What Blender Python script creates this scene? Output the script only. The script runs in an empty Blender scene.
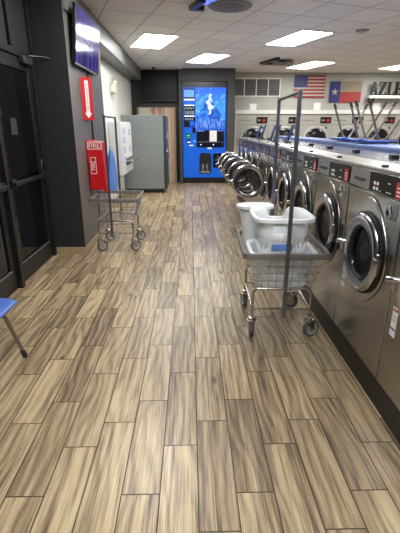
import bpy, bmesh, math, random
from mathutils import Vector, Matrix
random.seed(7)
S = bpy.context.scene
COL = S.collection
PI = math.pi

# ------------------------------------------------------------------ camera, world, exposure
cam_d = bpy.data.cameras.new('camera')
cam = bpy.data.objects.new('camera', cam_d); COL.objects.link(cam)
cam.location = (0, 0, 1.45)
cam.rotation_euler = (math.radians(90 - 19.226), 0, math.radians(-1.285))
cam_d.sensor_fit = 'VERTICAL'; cam_d.sensor_height = 24; cam_d.lens = 400 / 533 * 24
cam_d.clip_start = 0.05; cam_d.clip_end = 60
S.camera = cam
w = bpy.data.worlds.new('world'); S.world = w; w.use_nodes = True
w.node_tree.nodes['Background'].inputs[0].default_value = (0.75, 0.85, 1, 1)
w.node_tree.nodes['Background'].inputs[1].default_value = 0.3
S.view_settings.view_transform = 'Standard'; S.view_settings.look = 'None'
S.view_settings.exposure = 0.52; S.view_settings.gamma = 1; S.view_settings.use_curve_mapping = False
LAMP = 17.0        # emission of the ceiling light diffusers

# ------------------------------------------------------------------ materials
def lin(c):
    return tuple(((v / 255) / 12.92 if v / 255 <= .04045 else ((v / 255 + .055) / 1.055) ** 2.4) for v in c) + (1,)

class NT:
    def __init__(s, name):
        s.m = bpy.data.materials.new(name); s.m.use_nodes = True
        s.t = s.m.node_tree; s.b = s.t.nodes['Principled BSDF']
    def n(s, typ, **k):
        o = s.t.nodes.new(typ)
        for a, v in k.items():
            if a.startswith('i_'):
                key = a[2:]; key = int(key) if key.isdigit() else key.replace('_', ' ')
                s.put(o.inputs[key], v)
            else: setattr(o, a, v)
        return o
    def put(s, sock, v):
        if isinstance(v, bpy.types.NodeSocket): s.t.links.new(v, sock)
        elif isinstance(v, bpy.types.Node): s.t.links.new(v.outputs[0], sock)
        else: sock.default_value = v
    def math(s, op, a, b=0, c=None):
        o = s.t.nodes.new('ShaderNodeMath'); o.operation = op
        s.put(o.inputs[0], a); s.put(o.inputs[1], b)
        if c is not None: s.put(o.inputs[2], c)
        return o.outputs[0]
    def mix(s, f, a, b, mode='MIX'):
        o = s.t.nodes.new('ShaderNodeMix'); o.data_type = 'RGBA'; o.blend_type = mode
        s.put(o.inputs[0], f); s.put(o.inputs[6], a); s.put(o.inputs[7], b)
        return o.outputs[2]
    def ramp(s, f, stops):
        o = s.t.nodes.new('ShaderNodeValToRGB'); s.put(o.inputs[0], f)
        e = o.color_ramp.elements
        while len(e) < len(stops): e.new(0.5)
        for el, (p, c) in zip(e, stops): el.position = p; el.color = c if len(c) == 4 else lin(c)
        return o.outputs[0]
    def obj(s):
        return s.n('ShaderNodeTexCoord').outputs['Object']
    def mapped(s, scale, rot=(0, 0, 0), loc=(0, 0, 0), src=None):
        o = s.n('ShaderNodeMapping'); s.put(o.inputs[0], src if src is not None else s.obj())
        o.inputs['Scale'].default_value = scale; o.inputs['Rotation'].default_value = rot; o.inputs['Location'].default_value = loc
        return o.outputs[0]
    def noise(s, vec, scale, detail=3, rough=.5):
        o = s.n('ShaderNodeTexNoise'); s.put(o.inputs['Vector'], vec); o.inputs['Scale'].default_value = scale
        o.inputs['Detail'].default_value = detail; o.inputs['Roughness'].default_value = rough
        return o.outputs[0]
    def bump(s, h, strength=.2, dist=.01):
        o = s.n('ShaderNodeBump'); s.put(o.inputs['Height'], h)
        o.inputs['Strength'].default_value = strength; o.inputs['Distance'].default_value = dist
        s.t.links.new(o.outputs[0], s.b.inputs['Normal'])

def mat(name, c, rough=.5, metal=0, var=.06, vs=6, spec=None, **k):
    """plain surface with a faint procedural mottle of its own colour"""
    n = NT(name); c = lin(c)
    d = tuple(v * (1 - var) for v in c[:3]) + (1,); l = tuple(min(1, v * (1 + var)) for v in c[:3]) + (1,)
    nz = n.noise(n.obj(), vs, 3)
    n.put(n.b.inputs['Base Color'], n.mix(nz, d, l))
    n.b.inputs['Roughness'].default_value = rough; n.b.inputs['Metallic'].default_value = metal
    if spec is not None: n.b.inputs['Specular IOR Level'].default_value = spec
    for a, v in k.items(): n.b.inputs[a].default_value = v
    return n.m

def emis(name, c, s):
    n = NT(name); n.b.inputs['Base Color'].default_value = lin(c)
    n.b.inputs['Emission Color'].default_value = lin(c); n.b.inputs['Emission Strength'].default_value = s
    return n.m

# floor planks: each face carries two random numbers in its 'plank' attribute
def floor_mat():
    n = NT('wood_look_tile')
    at = n.n('ShaderNodeAttribute', attribute_name='plank'); sep = n.n('ShaderNodeSeparateColor'); n.put(sep.inputs[0], at.outputs['Color'])
    r1, r2, r3 = sep.outputs[0], sep.outputs[1], sep.outputs[2]
    ob = n.obj(); sx = n.n('ShaderNodeSeparateXYZ'); n.put(sx.inputs[0], ob)
    cb = n.n('ShaderNodeCombineXYZ')
    n.put(cb.inputs[0], n.math('ADD', sx.outputs[0], n.math('MULTIPLY', r1, 37))); n.put(cb.inputs[1], n.math('ADD', sx.outputs[1], n.math('MULTIPLY', r2, 53))); n.put(cb.inputs[2], n.math('MULTIPLY', r3, 11))
    v = cb.outputs[0]
    warp = n.noise(n.mapped((3.0, .8, 1), src=v), 1.5, 2)
    # growth rings: bands along x, bent by the warp into long cathedral arches
    band = n.math('ADD', n.math('MULTIPLY', n.math('ADD', sx.outputs[0], n.math('MULTIPLY', r1, 9)), 30), n.math('MULTIPLY', warp, 9))
    ring = n.math('ADD', n.math('MULTIPLY', n.math('SINE', n.math('MULTIPLY', band, 3.6)), .5), .5)
    streak = n.noise(n.mapped((30, .8, 1), src=v), 1.6, 4, .6)
    broad = n.noise(n.mapped((10, .5, 1), src=v), 1.3, 2, .5)
    fine = n.noise(n.mapped((150, 7, 1), src=v), 1.5, 3, .6)
    line = n.noise(n.mapped((120, 1.8, 1), src=v), 1.5, 3, .6)
    dark = n.noise(n.mapped((17, .55, 1), src=v), 1.9, 3, .5)
    f = n.math('ADD', n.math('MULTIPLY', n.math('POWER', ring, .6), .17), n.math('MULTIPLY', streak, .34))
    f = n.math('ADD', f, n.math('MULTIPLY', broad, .50))
    f = n.math('ADD', f, n.math('MULTIPLY', n.math('SUBTRACT', line, .5), .80))
    f = n.math('ADD', f, n.math('MULTIPLY', n.math('SUBTRACT', fine, .5), .30))
    f = n.math('ADD', f, n.math('MULTIPLY', n.math('SUBTRACT', r3, .5), .14))
    f = n.math('SUBTRACT', f, n.math('MULTIPLY', n.math('MAXIMUM', n.math('SUBTRACT', dark, .58), 0), 1.3))
    f = n.math('SUBTRACT', f, .02)
    col = n.ramp(f, [(.18, (76, 62, 47)), (.36, (124, 105, 82)), (.50, (160, 139, 110)), (.64, (190, 168, 134)), (.85, (211, 190, 154))])
    vo = n.n('ShaderNodeTexVoronoi', feature='F1'); n.put(vo.inputs['Vector'], n.mapped((2.4, .9, 1), src=v)); vo.inputs['Scale'].default_value = 1.6
    kn = n.ramp(vo.outputs['Distance'], [(.0, (0, 0, 0, 1)), (.05, (.1, .1, .1, 1)), (.10, (1, 1, 1, 1))])
    col = n.mix(kn, lin((70, 52, 38)), col)
    gr = n.mix(n.math('MULTIPLY', r2, .5), col, n.mix(1, col, lin((206, 208, 212)), 'MULTIPLY'))
    n.put(n.b.inputs['Base Color'], gr)
    n.put(n.b.inputs['Roughness'], n.math('ADD', n.math('MULTIPLY', streak, .20), .25))
    n.b.inputs['Specular IOR Level'].default_value = .6
    n.bump(n.math('ADD', streak, n.math('MULTIPLY', fine, .5)), .12, .004)
    return n.m

def ceiling_mat():
    n = NT('ceiling_tile')
    a = math.radians(19)
    m = n.n('ShaderNodeMapping', vector_type='TEXTURE'); n.put(m.inputs[0], n.obj())
    m.inputs['Location'].default_value = (-0.90, 7.13, 0); m.inputs['Rotation'].default_value = (0, 0, a)
    s = n.n('ShaderNodeSeparateXYZ'); n.put(s.inputs[0], m.outputs[0])
    def line(o, p):
        d = n.math('ABSOLUTE', n.math('SUBTRACT', n.math('FRACT', n.math('DIVIDE', o, p)), .5))
        return n.math('GREATER_THAN', d, .5 - .012 / p)
    g = n.math('MAXIMUM', line(s.outputs[0], .61), line(s.outputs[1], .61))
    fl = n.n('ShaderNodeTexWhiteNoise', noise_dimensions='2D')
    c = n.n('ShaderNodeCombineXYZ'); n.put(c.inputs[0], n.math('FLOOR', n.math('DIVIDE', s.outputs[0], .61))); n.put(c.inputs[1], n.math('FLOOR', n.math('DIVIDE', s.outputs[1], .61)))
    n.put(fl.inputs['Vector'], c.outputs[0])
    base = n.mix(fl.outputs[0], lin((230, 229, 228)), lin((238, 237, 236)))
    sp = n.noise(n.obj(), 90, 2, .7)
    base = n.mix(n.math('MULTIPLY', n.math('GREATER_THAN', sp, .62), .3), base, lin((140, 138, 136)))
    n.put(n.b.inputs['Base Color'], n.mix(n.math('MULTIPLY', g, .55), base, lin((150, 148, 146))))
    n.b.inputs['Roughness'].default_value = .85
    n.bump(n.math('SUBTRACT', sp, g), .2, .004)
    return n.m

def steel_mat(name, c, rough, along='z'):
    n = NT(name); c = lin(c)
    sc = {'z': (60, 60, 1.5), 'y': (40, 1.5, 60)}[along]
    nz = n.noise(n.mapped(sc), 2.5, 4, .6); big = n.noise(n.obj(), 2.2, 2)
    n.put(n.b.inputs['Base Color'], n.mix(nz, tuple(v * .86 for v in c[:3]) + (1,), tuple(min(1, v * 1.08) for v in c[:3]) + (1,)))
    n.b.inputs['Metallic'].default_value = 1
    n.put(n.b.inputs['Roughness'], n.math('ADD', n.math('MULTIPLY', nz, .10), n.math('ADD', n.math('MULTIPLY', big, .10), rough - .1)))
    n.bump(big, .12, .02)
    return n.m

def wood_panel_mat():
    n = NT('reclaimed_wood'); ob = n.obj(); s = n.n('ShaderNodeSeparateXYZ'); n.put(s.inputs[0], ob)
    k = n.math('FLOOR', n.math('DIVIDE', s.outputs[0], .085)); wn = n.n('ShaderNodeTexWhiteNoise', noise_dimensions='1D'); n.put(wn.inputs['W'], k)
    st = n.noise(n.mapped((50, 50, 2)), 1.5, 4)
    f = n.math('ADD', n.math('MULTIPLY', wn.outputs[0], .6), n.math('MULTIPLY', st, .5))
    col = n.ramp(f, [(.15, (140, 108, 90)), (.45, (190, 154, 130)), (.7, (216, 184, 160)), (.95, (226, 206, 190))])
    d = n.math('ABSOLUTE', n.math('SUBTRACT', n.math('FRACT', n.math('DIVIDE', s.outputs[0], .085)), .5))
    n.put(n.b.inputs['Base Color'], n.mix(n.math('GREATER_THAN', d, .46), col, lin((60, 45, 38))))
    n.b.inputs['Roughness'].default_value = .6
    return n.m

def poster_mat(x0, x1, z0, z1):
    n = NT('backlit_mountain_poster'); s = n.n('ShaderNodeSeparateXYZ'); n.put(s.inputs[0], n.obj())
    u = n.math('DIVIDE', n.math('SUBTRACT', s.outputs[0], x0), x1 - x0); v = n.math('DIVIDE', n.math('SUBTRACT', s.outputs[2], z0), z1 - z0)
    nz = n.noise(n.obj(), 7, 5, .65); nz2 = n.noise(n.mapped((26, 1, 5)), 1, 3, .6)
    sky = n.ramp(v, [(0, (30, 120, 235)), (.5, (50, 140, 250)), (1, (0, 78, 220))])
    sky = n.mix(n.math('MULTIPLY', n.math('GREATER_THAN', nz, .56), .5), sky, lin((130, 190, 255)))
    ridge = n.math('SUBTRACT', n.math('ADD', .80, n.math('MULTIPLY', n.math('SUBTRACT', nz, .5), .5)), n.math('MULTIPLY', n.math('ABSOLUTE', n.math('SUBTRACT', u, .46)), 1.05))
    mt = n.math('LESS_THAN', v, ridge)
    rock = n.ramp(nz, [(.3, (2, 26, 100)), (.5, (8, 66, 180)), (.62, (40, 130, 235)), (.75, (140, 215, 255))])
    c = n.mix(mt, sky, rock)
    cx_ = n.math('ADD', .5, n.math('MULTIPLY', n.math('SUBTRACT', nz, .5), .55))
    st = n.math('MULTIPLY', n.math('LESS_THAN', n.math('ABSOLUTE', n.math('SUBTRACT', u, cx_)), .055), n.math('MULTIPLY', n.math('GREATER_THAN', v, .36), n.math('LESS_THAN', v, .86)))
    c = n.mix(n.math('MULTIPLY', st, .85), c, lin((225, 248, 255)))
    lo = n.math('MULTIPLY', n.math('LESS_THAN', v, .25), n.math('GREATER_THAN', nz2, .52))
    c = n.mix(n.math('MULTIPLY', lo, .75), c, lin((120, 150, 245)))
    n.put(n.b.inputs['Base Color'], (0.02, .05, .1, 1)); n.put(n.b.inputs['Emission Color'], c); n.b.inputs['Emission Strength'].default_value = .95
    n.b.inputs['Roughness'].default_value = .2
    return n.m

def tv_screen_mat():
    n = NT('lit_screen'); s = n.n('ShaderNodeSeparateXYZ'); n.put(s.inputs[0], n.obj())
    nz = n.noise(n.mapped((1, 7, .6)), 1.4, 3, .6)
    c = n.ramp(nz, [(.32, (14, 12, 40)), (.47, (38, 30, 110)), (.6, (86, 78, 205)), (.75, (100, 92, 225))])
    n.put(n.b.inputs['Base Color'], (.01, .01, .015, 1)); n.put(n.b.inputs['Emission Color'], c); n.b.inputs['Emission Strength'].default_value = .45
    n.b.inputs['Roughness'].default_value = .12
    n.bump(n.noise(n.mapped((1, 3, 5)), 1.2, 1), .08, .02)
    return n.m

def clear(name, c, alpha, rough=.15):
    n = NT(name); n.b.inputs['Base Color'].default_value = lin(c); n.b.inputs['Roughness'].default_value = rough
    n.b.inputs['Alpha'].default_value = alpha
    return n.m

M = dict(
    floor=floor_mat(), grout=mat('grout', (64, 56, 47), .8), ceil=ceiling_mat(),
    charcoal=mat('charcoal_paint', (36, 36, 39), .55, var=.04), soffit=mat('grey_soffit_paint', (116, 116, 117), .45, var=.04),
    lit_side=mat('pillar_side_lit_tone', (104, 100, 98), .45, var=.04), white_wall=mat('off_white_paint', (205, 204, 196), .6, var=.03),
    back_wall=mat('warm_grey_paint', (172, 170, 164), .65, var=.04), right_wall=mat('pale_grey_paint', (176, 174, 170), .6),
    concrete=mat('dark_plaster', (62, 61, 60), .6, var=.25, vs=5), baseboard=mat('tile_baseboard', (170, 148, 114), .45, var=.2, vs=9),
    black=mat('black_metal', (22, 22, 24), .35), blackplastic=mat('black_plastic', (16, 16, 18), .3), frame_black=mat('black_door_metal', (20, 20, 22), .45),
    plinth=mat('dark_plinth', (24, 22, 20), .45, var=.15),
    steel=steel_mat('brushed_steel', (174, 171, 167), .25), trim=steel_mat('polished_steel_trim', (196, 194, 190), .3, 'y'),
    chrome=mat('chrome', (200, 200, 206), .17, 1, var=.02), wire=mat('zinc_wire', (186, 183, 180), .26, .95), pole=mat('grey_pole_steel', (120, 124, 140), .3, .9),
    bumper=mat('grey_bumper', (124, 122, 122), .45, .35), lid=mat('pale_enamel', (128, 130, 138), .22, .6), display=mat('black_display', (8, 9, 12), .3, spec=.25), darkgrey=mat('dark_grey_plastic', (52, 54, 58), .4),
    red=mat('red_vinyl', (190, 18, 28), .35), redlabel=mat('red_label', (168, 40, 42), .45), white=mat('white_print', (236, 236, 234), .5), paper=mat('white_paper', (232, 232, 230), .7),
    bulk=mat('blue_laminate', (122, 142, 200), .22), chair=mat('blue_moulded_plastic', (78, 108, 186), .35), chair_leg=mat('bronze_grey_tube', (132, 124, 118), .3, .9),
    rubber=mat('rubber', (40, 38, 38), .6), tyre=mat('grey_rubber_tyre', (92, 90, 90), .55), hub=mat('grey_hub', (176, 174, 172), .4, .3),
    basket=NT('translucent_white_plastic').m, dryer=mat('dryer_enamel', (168, 165, 158), .38, .0, var=.05), dglass=mat('dark_dryer_glass', (20, 20, 24), .15),
    vblue=mat('vending_blue', (4, 92, 200), .3, var=.06, **{'Emission Color': lin((4, 80, 205)), 'Emission Strength': .22}), vdark=mat('vending_dark', (8, 12, 30), .2),
    glow_blue=emis('backlit_pale_blue', (84, 136, 235), .6), glow_white=emis('backlit_white', (225, 235, 255), .9), glow_green=emis('green_button_light', (60, 200, 90), .8),
    wood=wood_panel_mat(), grey_cab=mat('grey_enamel', (128, 134, 134), .4, var=.03), cabblue=mat('dark_blue_panel', (48, 60, 128), .3), white_cab=mat('white_enamel', (218, 220, 224), .35),
    print_blue=mat('pale_blue_print', (176, 186, 214), .5), print_grey=mat('grey_print', (182, 188, 192), .5),
    navy=mat('flag_navy', (42, 48, 112), .6), flagred=mat('flag_red', (148, 30, 46), .6), flagwhite=mat('flag_white', (176, 167, 158), .6), txred=mat('flag_brick_red', (158, 50, 50), .6),
    letter=mat('black_letter', (24, 22, 24), .4), grille=mat('grey_louvre', (120, 120, 122), .5), whitetrim=mat('white_trim', (222, 220, 214), .5),
    bag=mat('blue_bag_film', (104, 146, 226), .3), ivory=mat('ivory_plastic', (202, 196, 182), .45), ceilgrey=mat('grey_diffuser', (120, 120, 120), .5, .2),
    ledblue=emis('blue_indicator_light', (90, 110, 255), 1.2), lamp=emis('lamp_diffuser', (253, 254, 250), LAMP), lampframe=mat('lamp_frame', (225, 225, 222), .5),
    navysteel=mat('navy_steel', (44, 50, 82), .3, .5), gasket=mat('door_gasket', (22, 20, 20), .5), drum=steel_mat('drum_steel', (40, 40, 42), .3),
    doorglass=clear('door_glass', (34, 36, 42), .5, .05), sheet_glass=clear('tinted_glass', (6, 7, 8), .9, .06),
)
bn = M['basket'].node_tree.nodes['Principled BSDF']
bn.inputs['Base Color'].default_value = lin((236, 240, 244)); bn.inputs['Roughness'].default_value = .35
bn.inputs['Subsurface Weight'].default_value = .3; bn.inputs['Subsurface Radius'].default_value = (.05, .05, .05); bn.inputs['Alpha'].default_value = .93

# ------------------------------------------------------------------ mesh helpers
class MB:
    def __init__(s): s.b = bmesh.new(); s.mi = 0
    def _mark(s, faces):
        for f in faces: f.material_index = s.mi
    def box(s, x0, x1, y0, y1, z0, z1, mtx=None):
        v = [s.b.verts.new(p) for p in ((x0, y0, z0), (x1, y0, z0), (x1, y1, z0), (x0, y1, z0), (x0, y0, z1), (x1, y0, z1), (x1, y1, z1), (x0, y1, z1))]
        if mtx: 
            for q in v: q.co = mtx @ q.co
        s._mark([s.b.faces.new([v[i] for i in f]) for f in ((0, 3, 2, 1), (4, 5, 6, 7), (0, 1, 5, 4), (1, 2, 6, 5), (2, 3, 7, 6), (3, 0, 4, 7))])
        return s
    def ring_strip(s, rings, closed=True, cap=True):
        vs = [[s.b.verts.new(p) for p in r] for r in rings]; fs = []
        n = len(rings[0])
        for a, b in zip(vs, vs[1:]):
            for i in range(n if closed else n - 1):
                j = (i + 1) % n; fs.append(s.b.faces.new((a[i], a[j], b[j], b[i])))
        if cap: fs.append(s.b.faces.new(vs[0][::-1])); fs.append(s.b.faces.new(vs[-1]))
        s._mark(fs); return s
    def tube(s, pts, r, n=8, cap=True):
        pts = [Vector(p) for p in pts]; rings = []
        for i, p in enumerate(pts):
            d = (pts[min(i + 1, len(pts) - 1)] - pts[max(i - 1, 0)]).normalized()
            if i == 0: a = d.orthogonal().normalized()
            else: a = (a - d * a.dot(d)).normalized()
            b = d.cross(a); rr = r[i] if isinstance(r, (list, tuple)) else r
            rings.append([p + (a * math.cos(t) + b * math.sin(t)) * rr for t in [2 * PI * k / n for k in range(n)]])
        return s.ring_strip(rings, True, cap)
    def loop(s, pts, r, n=6):
        """closed tube"""
        pts = [Vector(p) for p in pts]; N = len(pts); rings = []
        nrm = Vector((0, 0, 0))
        for i in range(N): nrm += pts[i].cross(pts[(i + 1) % N])
        nrm.normalize()
        for i, p in enumerate(pts):
            d = (pts[(i + 1) % N] - pts[i - 1]).normalized(); a = (nrm - d * nrm.dot(d)).normalized(); b = d.cross(a)
            rings.append([p + (a * math.cos(t) + b * math.sin(t)) * r for t in [2 * PI * k / n for k in range(n)]])
        rings.append(rings[0]); s.ring_strip(rings, True, False)
        bmesh.ops.remove_doubles(s.b, verts=s.b.verts, dist=1e-6); return s
    def lathe(s, prof, o=(0, 0, 0), axis=(0, 0, 1), n=32, cap=True):
        """prof: (distance along axis, radius)"""
        o = Vector(o); ax = Vector(axis).normalized(); a = ax.orthogonal().normalized(); b = ax.cross(a)
        rings = [[o + ax * h + (a * math.cos(t) + b * math.sin(t)) * max(r, 1e-4) for t in [2 * PI * k / n for k in range(n)]] for h, r in prof]
        return s.ring_strip(rings, True, cap)
    def poly(s, pts):
        f = s.b.faces.new([s.b.verts.new(p) for p in pts]); s._mark([f]); return s
    def prism(s, pts, off):
        off = Vector(off); a = [Vector(p) for p in pts]
        return s.ring_strip([a, [p + off for p in a]])
    def build(s, name, mats, parent=None, bevel=0, smooth=True, seg=2):
        if not isinstance(mats, (list, tuple)): mats = [mats]
        bmesh.ops.recalc_face_normals(s.b, faces=s.b.faces)
        me = bpy.data.meshes.new(name); s.b.to_mesh(me); s.b.free()
        for m in mats: me.materials.append(m)
        o = bpy.data.objects.new(name, me); COL.objects.link(o)
        if parent: o.parent = parent
        if smooth:
            me.polygons.foreach_set('use_smooth', [True] * len(me.polygons))
            me.set_sharp_from_angle(angle=math.radians(38))
        if bevel:
            m = o.modifiers.new('bevel', 'BEVEL'); m.width = bevel; m.segments = seg; m.limit_method = 'ANGLE'; m.angle_limit = math.radians(40); m.harden_normals = False
        return o

def tag(o, label=None, cat=None, group=None, kind=None):
    if label: o['label'] = label
    if cat: o['category'] = cat
    if group: o['group'] = group
    if kind: o['kind'] = kind
    return o
def thing(name, label, cat, loc=(0, 0, 0), rz=0, group=None):
    o = bpy.data.objects.new(name, None); COL.objects.link(o); o.location = loc; o.rotation_euler = (0, 0, rz)
    return tag(o, label, cat, group)
def dup(root, loc, rot, label, group=None):
    r = root.copy(); COL.objects.link(r); r.location = loc; r.rotation_euler = rot
    r['label'] = label
    if group: r['group'] = group
    for ch in list(root.children):
        c = ch.copy(); COL.objects.link(c); c.parent = r
        for g in list(ch.children):
            d = g.copy(); COL.objects.link(d); d.parent = c
    return r
def text(s, name, size, m, parent, loc, rot, ext=.001, align='CENTER'):
    c = bpy.data.curves.new(name, 'FONT'); c.body = s; c.size = size; c.extrude = ext; c.align_x = align; c.align_y = 'CENTER'
    c.materials.append(m); q = bpy.data.objects.new(name, c); me = bpy.data.meshes.new_from_object(q); bpy.data.objects.remove(q); me.name = name
    if not me.materials: me.materials.append(m)
    o = bpy.data.objects.new(name, me); COL.objects.link(o); o.parent = parent; o.location = loc; o.rotation_euler = rot
    return o
def structure(o): o['kind'] = 'structure'; return o
def wall(name, m, *b, parent=None, bevel=0):
    mb = MB()
    for q in b: mb.box(*q)
    o = mb.build(name, m, parent, smooth=False, bevel=bevel)
    return structure(o) if not parent else o

# ------------------------------------------------------------------ room shell
RX, YB, YF, CH = 7.0, -4.0, 11.8, 2.83
LX = -1.64
# floor: one mesh of 160 x 607 mm planks with recessed grout
mb = MB(); P_, L_, G_ = .1603, .607, .0027
ph = {0: 1.10, 1: 1.27, 2: 1.54}
vals = []
b = mb.b
lay = b.loops.layers.float_color.new('plank')
i0 = math.floor((LX - .021) / P_) - 1; i1 = math.ceil((RX - .021) / P_) + 1
for i in range(i0, i1):
    x0 = .021 + P_ * i + G_; x1 = x0 + P_ - 2 * G_
    x0 = max(x0, LX - .1); x1 = min(x1, RX + .1)
    if x1 - x0 < .01: continue
    p0 = ph[i % 3]; j0 = math.floor((YB - p0) / L_) - 1; j1 = math.ceil((YF + .8 - p0) / L_)
    for j in range(j0, j1):
        y0 = p0 + L_ * j + G_; y1 = y0 + L_ - 2 * G_
        f = b.faces.new([b.verts.new(q) for q in ((x0, y0, 0), (x1, y0, 0), (x1, y1, 0), (x0, y1, 0))])
        c = (random.random(), random.random(), random.random(), 1)
        for lp in f.loops: lp[lay] = c
        f.material_index = 0
mb.mi = 1
mb.box(LX - .1, RX + .1, YB - .1, YF + .9, -.05, -.0012)
fl = mb.build('floor', [M['floor'], M['grout']], smooth=False); structure(fl)

wall('ceiling', M['ceil'], (LX - .2, RX + .2, YB - .2, YF + .3, CH, CH + .1))
# left side: storefront wall with openings for the two door leaves, then pillar, then white wall
DH = 2.08
wall('wall_left_storefront', M['charcoal'], (LX - .2, LX, YB, 2.55, 0, CH), (LX - .2, LX, 2.55, 4.64, DH + .07, CH), (LX - .2, LX, 4.64, 4.66, 0, CH))
pm = MB(); pm.mi = 0; pm.box(LX, -1.275, 4.66, 6.35, 0, CH)
for f in pm.b.faces:
    if f.calc_center_median().x > -1.28: f.material_index = 1  # side face coloured lighter to stand for the light falling on it
structure(pm.build('wall_left_pillar', [M['charcoal'], M['lit_side']], smooth=False))
wall('wall_left', M['white_wall'], (-1.73, -1.53, 6.35, 11.3, 0, CH))
so = MB(); so.box(-1.53, -1.25, 4.67, 11.3, 2.575, CH); structure(so.build('trim_1', M['soffit'], smooth=False))
wall('wall_back_left', M['charcoal'], (-1.73, -1.44, 11.3, 11.5, 0, CH), (-1.44, -.37, 11.3, 11.5, 1.965, CH), (-.37, -.29, 11.3, 11.5, 0, CH))
# surround built around the vending machine
wall('wall_back_surround', M['concrete'], (-.29, -.215, 11.0, 11.8, 0, CH), (.945, 1.13, 11.0, 11.8, 0, CH), (-.215, .945, 11.0, 11.8, 2.54, CH), (-.215, .945, 11.78, 11.9, 0, 2.54))
wall('wall_back', M['back_wall'], (1.13, RX, 11.8, 12.0, 1.895, CH), (1.13, 1.25, 11.8, 12.0, 0, 1.895))
wall('wall_back_lower', M['back_wall'], (1.25, RX, 12.55, 12.65, 0, 1.9))
wall('wall_right', M['right_wall'], (RX, RX + .2, YB, YF + .8, 0, CH))
wall('wall_front', M['charcoal'], (LX, RX, YB - .2, YB, 0, CH))
wall('baseboard_left', M['baseboard'], (LX, -1.263, 4.648, 4.66, 0, .085), (-1.275, -1.263, 4.66, 6.362, 0, .085), (-1.53, -1.275, 6.35, 6.362, 0, .085), (-1.53, -1.518, 6.362, 11.3, 0, .085), bevel=.002)
wall('trim_2', M['whitetrim'], (1.235, RX, 11.74, 11.8, 1.79, 1.895), (1.235, 1.262, 11.74, 11.8, 0, 1.79))

# ------------------------------------------------------------------ glazed doors on the left
def door_leaf(name, y0, y1, bar=True):
    d = bpy.data.objects.new(name, None); COL.objects.link(d); d.location = (0, 0, 0); structure(d)
    X0, X1 = -1.685, -1.64; st = .095
    MB().box(X0, X1, y0, y0 + st, .01, DH).box(X0, X1, y1 - st, y1, .01, DH).box(X0, X1, y0 + st, y1 - st, .01, .205).box(X0, X1, y0 + st, y1 - st, DH - .11, DH).build('door_frame', M['frame_black'], d, bevel=.004)
    MB().box(X0 + .018, X0 + .028, y0 + st, y1 - st, .205, DH - .11).build('glass', M['sheet_glass'], d, smooth=False)
    MB().box(X1 - .001, X1 + .006, y0 + st - .01, y1 - st + .01, .197, .207).build('glazing_bead', M['bumper'], d)
    h = MB(); zc = .96
    h.box(X1, X1 + .045, y0 + .05, y0 + .15, zc - .04, zc + .04).box(X1, X1 + .045, y1 - .15, y1 - .05, zc - .04, zc + .04)
    hb = h.build('bar_mount', M['black'], d, bevel=.006)
    MB().box(X1 + .03, X1 + .07, y0 + .06, y1 - .06, zc - .022, zc + .022).build('door_handle', M['black'], d, bevel=.008)
    return d
d1 = door_leaf('door_1', 3.62, 4.58)
MB().box(-1.652, -1.650, 3.93, 4.07, 1.38, 1.53).build('paper_notice', M['darkgrey'], d1)
MB().tube([(-1.60, 4.43, .97), (-1.585, 4.40, 1.06), (-1.60, 4.46, 1.12)], .009).build('pull_handle', M['darkgrey'], d1)
cl = MB().box(-1.64, -1.585, 4.30, 4.52, 2.03, 2.10).build('closer_body', M['darkgrey'], d1, bevel=.01)
MB().tube([(-1.60, 4.47, 2.115), (-1.50, 4.60, 2.125), (-1.44, 4.69, 2.12)], .008).build('closer_arm', M['black'], cl)
d2 = door_leaf('door_2', 2.62, 3.56)
wall('trim_3', M['frame_black'], (-1.70, -1.60, 3.565, 3.615, 0, DH), (-1.70, -1.615, 4.585, 4.635, 0, DH + .06), (-1.70, -1.615, 2.56, 2.615, 0, DH + .06), (-1.70, -1.615, 2.615, 4.585, DH + .005, DH + .065), bevel=.003)
# glazed transom joints above the doors
wall('trim_4', M['frame_black'], (-1.64, -1.61, 4.10, 4.15, DH + .075, CH), (-1.64, -1.61, 4.60, 4.64, DH + .075, CH), bevel=.003)

# black doorway at the back and the wood panel standing in it
wall('door_3', M['black'], (-1.445, -1.415, 11.26, 11.5, 0, 1.995), (-.385, -.30, 11.26, 11.5, 0, 1.995), (-1.415, -.385, 11.26, 11.5, 1.95, 2.02), bevel=.003)
tag(MB().box(-1.412, -.388, 11.31, 11.35, .0, 1.945).build('wood_panel', M['wood'], smooth=False), 'upright panel of mixed brown wood planks filling the black doorway at the back', 'wood panel')
tag(MB().box(-1.36, -1.05, 11.27, 11.30, 0, 1.93).build('white_board', M['ivory'], bevel=.004), 'narrow pale upright board leaning before the wood plank panel', 'board')

# ------------------------------------------------------------------ ceiling lights and ceiling fittings
RA = math.radians(19)
def ceiling_light(x, y, label):
    t = thing('ceiling_light', label, 'ceiling light', (x, y, CH), RA, 'fluorescent ceiling panels')
    f = MB()
    for q in ((-.30, -.275, -.60, .60), (.275, .30, -.60, .60), (-.275, .275, -.60, -.575), (-.275, .275, .575, .60)): f.box(q[0], q[1], q[2], q[3], -.012, .0)
    f.build('frame', M['lampframe'], t)
    MB().box(-.275, .275, -.575, .575, -.009, -.001).build('diffuser', M['lamp'], t, smooth=False)
    return t
for x, y, l in ((-.63, 7.72, 'bright white ceiling panel over the white vendor, leftmost lit one'), (.36, 9.5, 'bright white ceiling panel in front of the blue vending machine'),
                (1.77, 7.43, 'largest bright white ceiling panel, over the washer row'), (2.82, 10.40, 'bright white ceiling panel just above the American flag'),
                (5.15, 10.5, 'bright white ceiling panel cut by the picture edge above the black letters')):
    ceiling_light(x, y, l)
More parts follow.
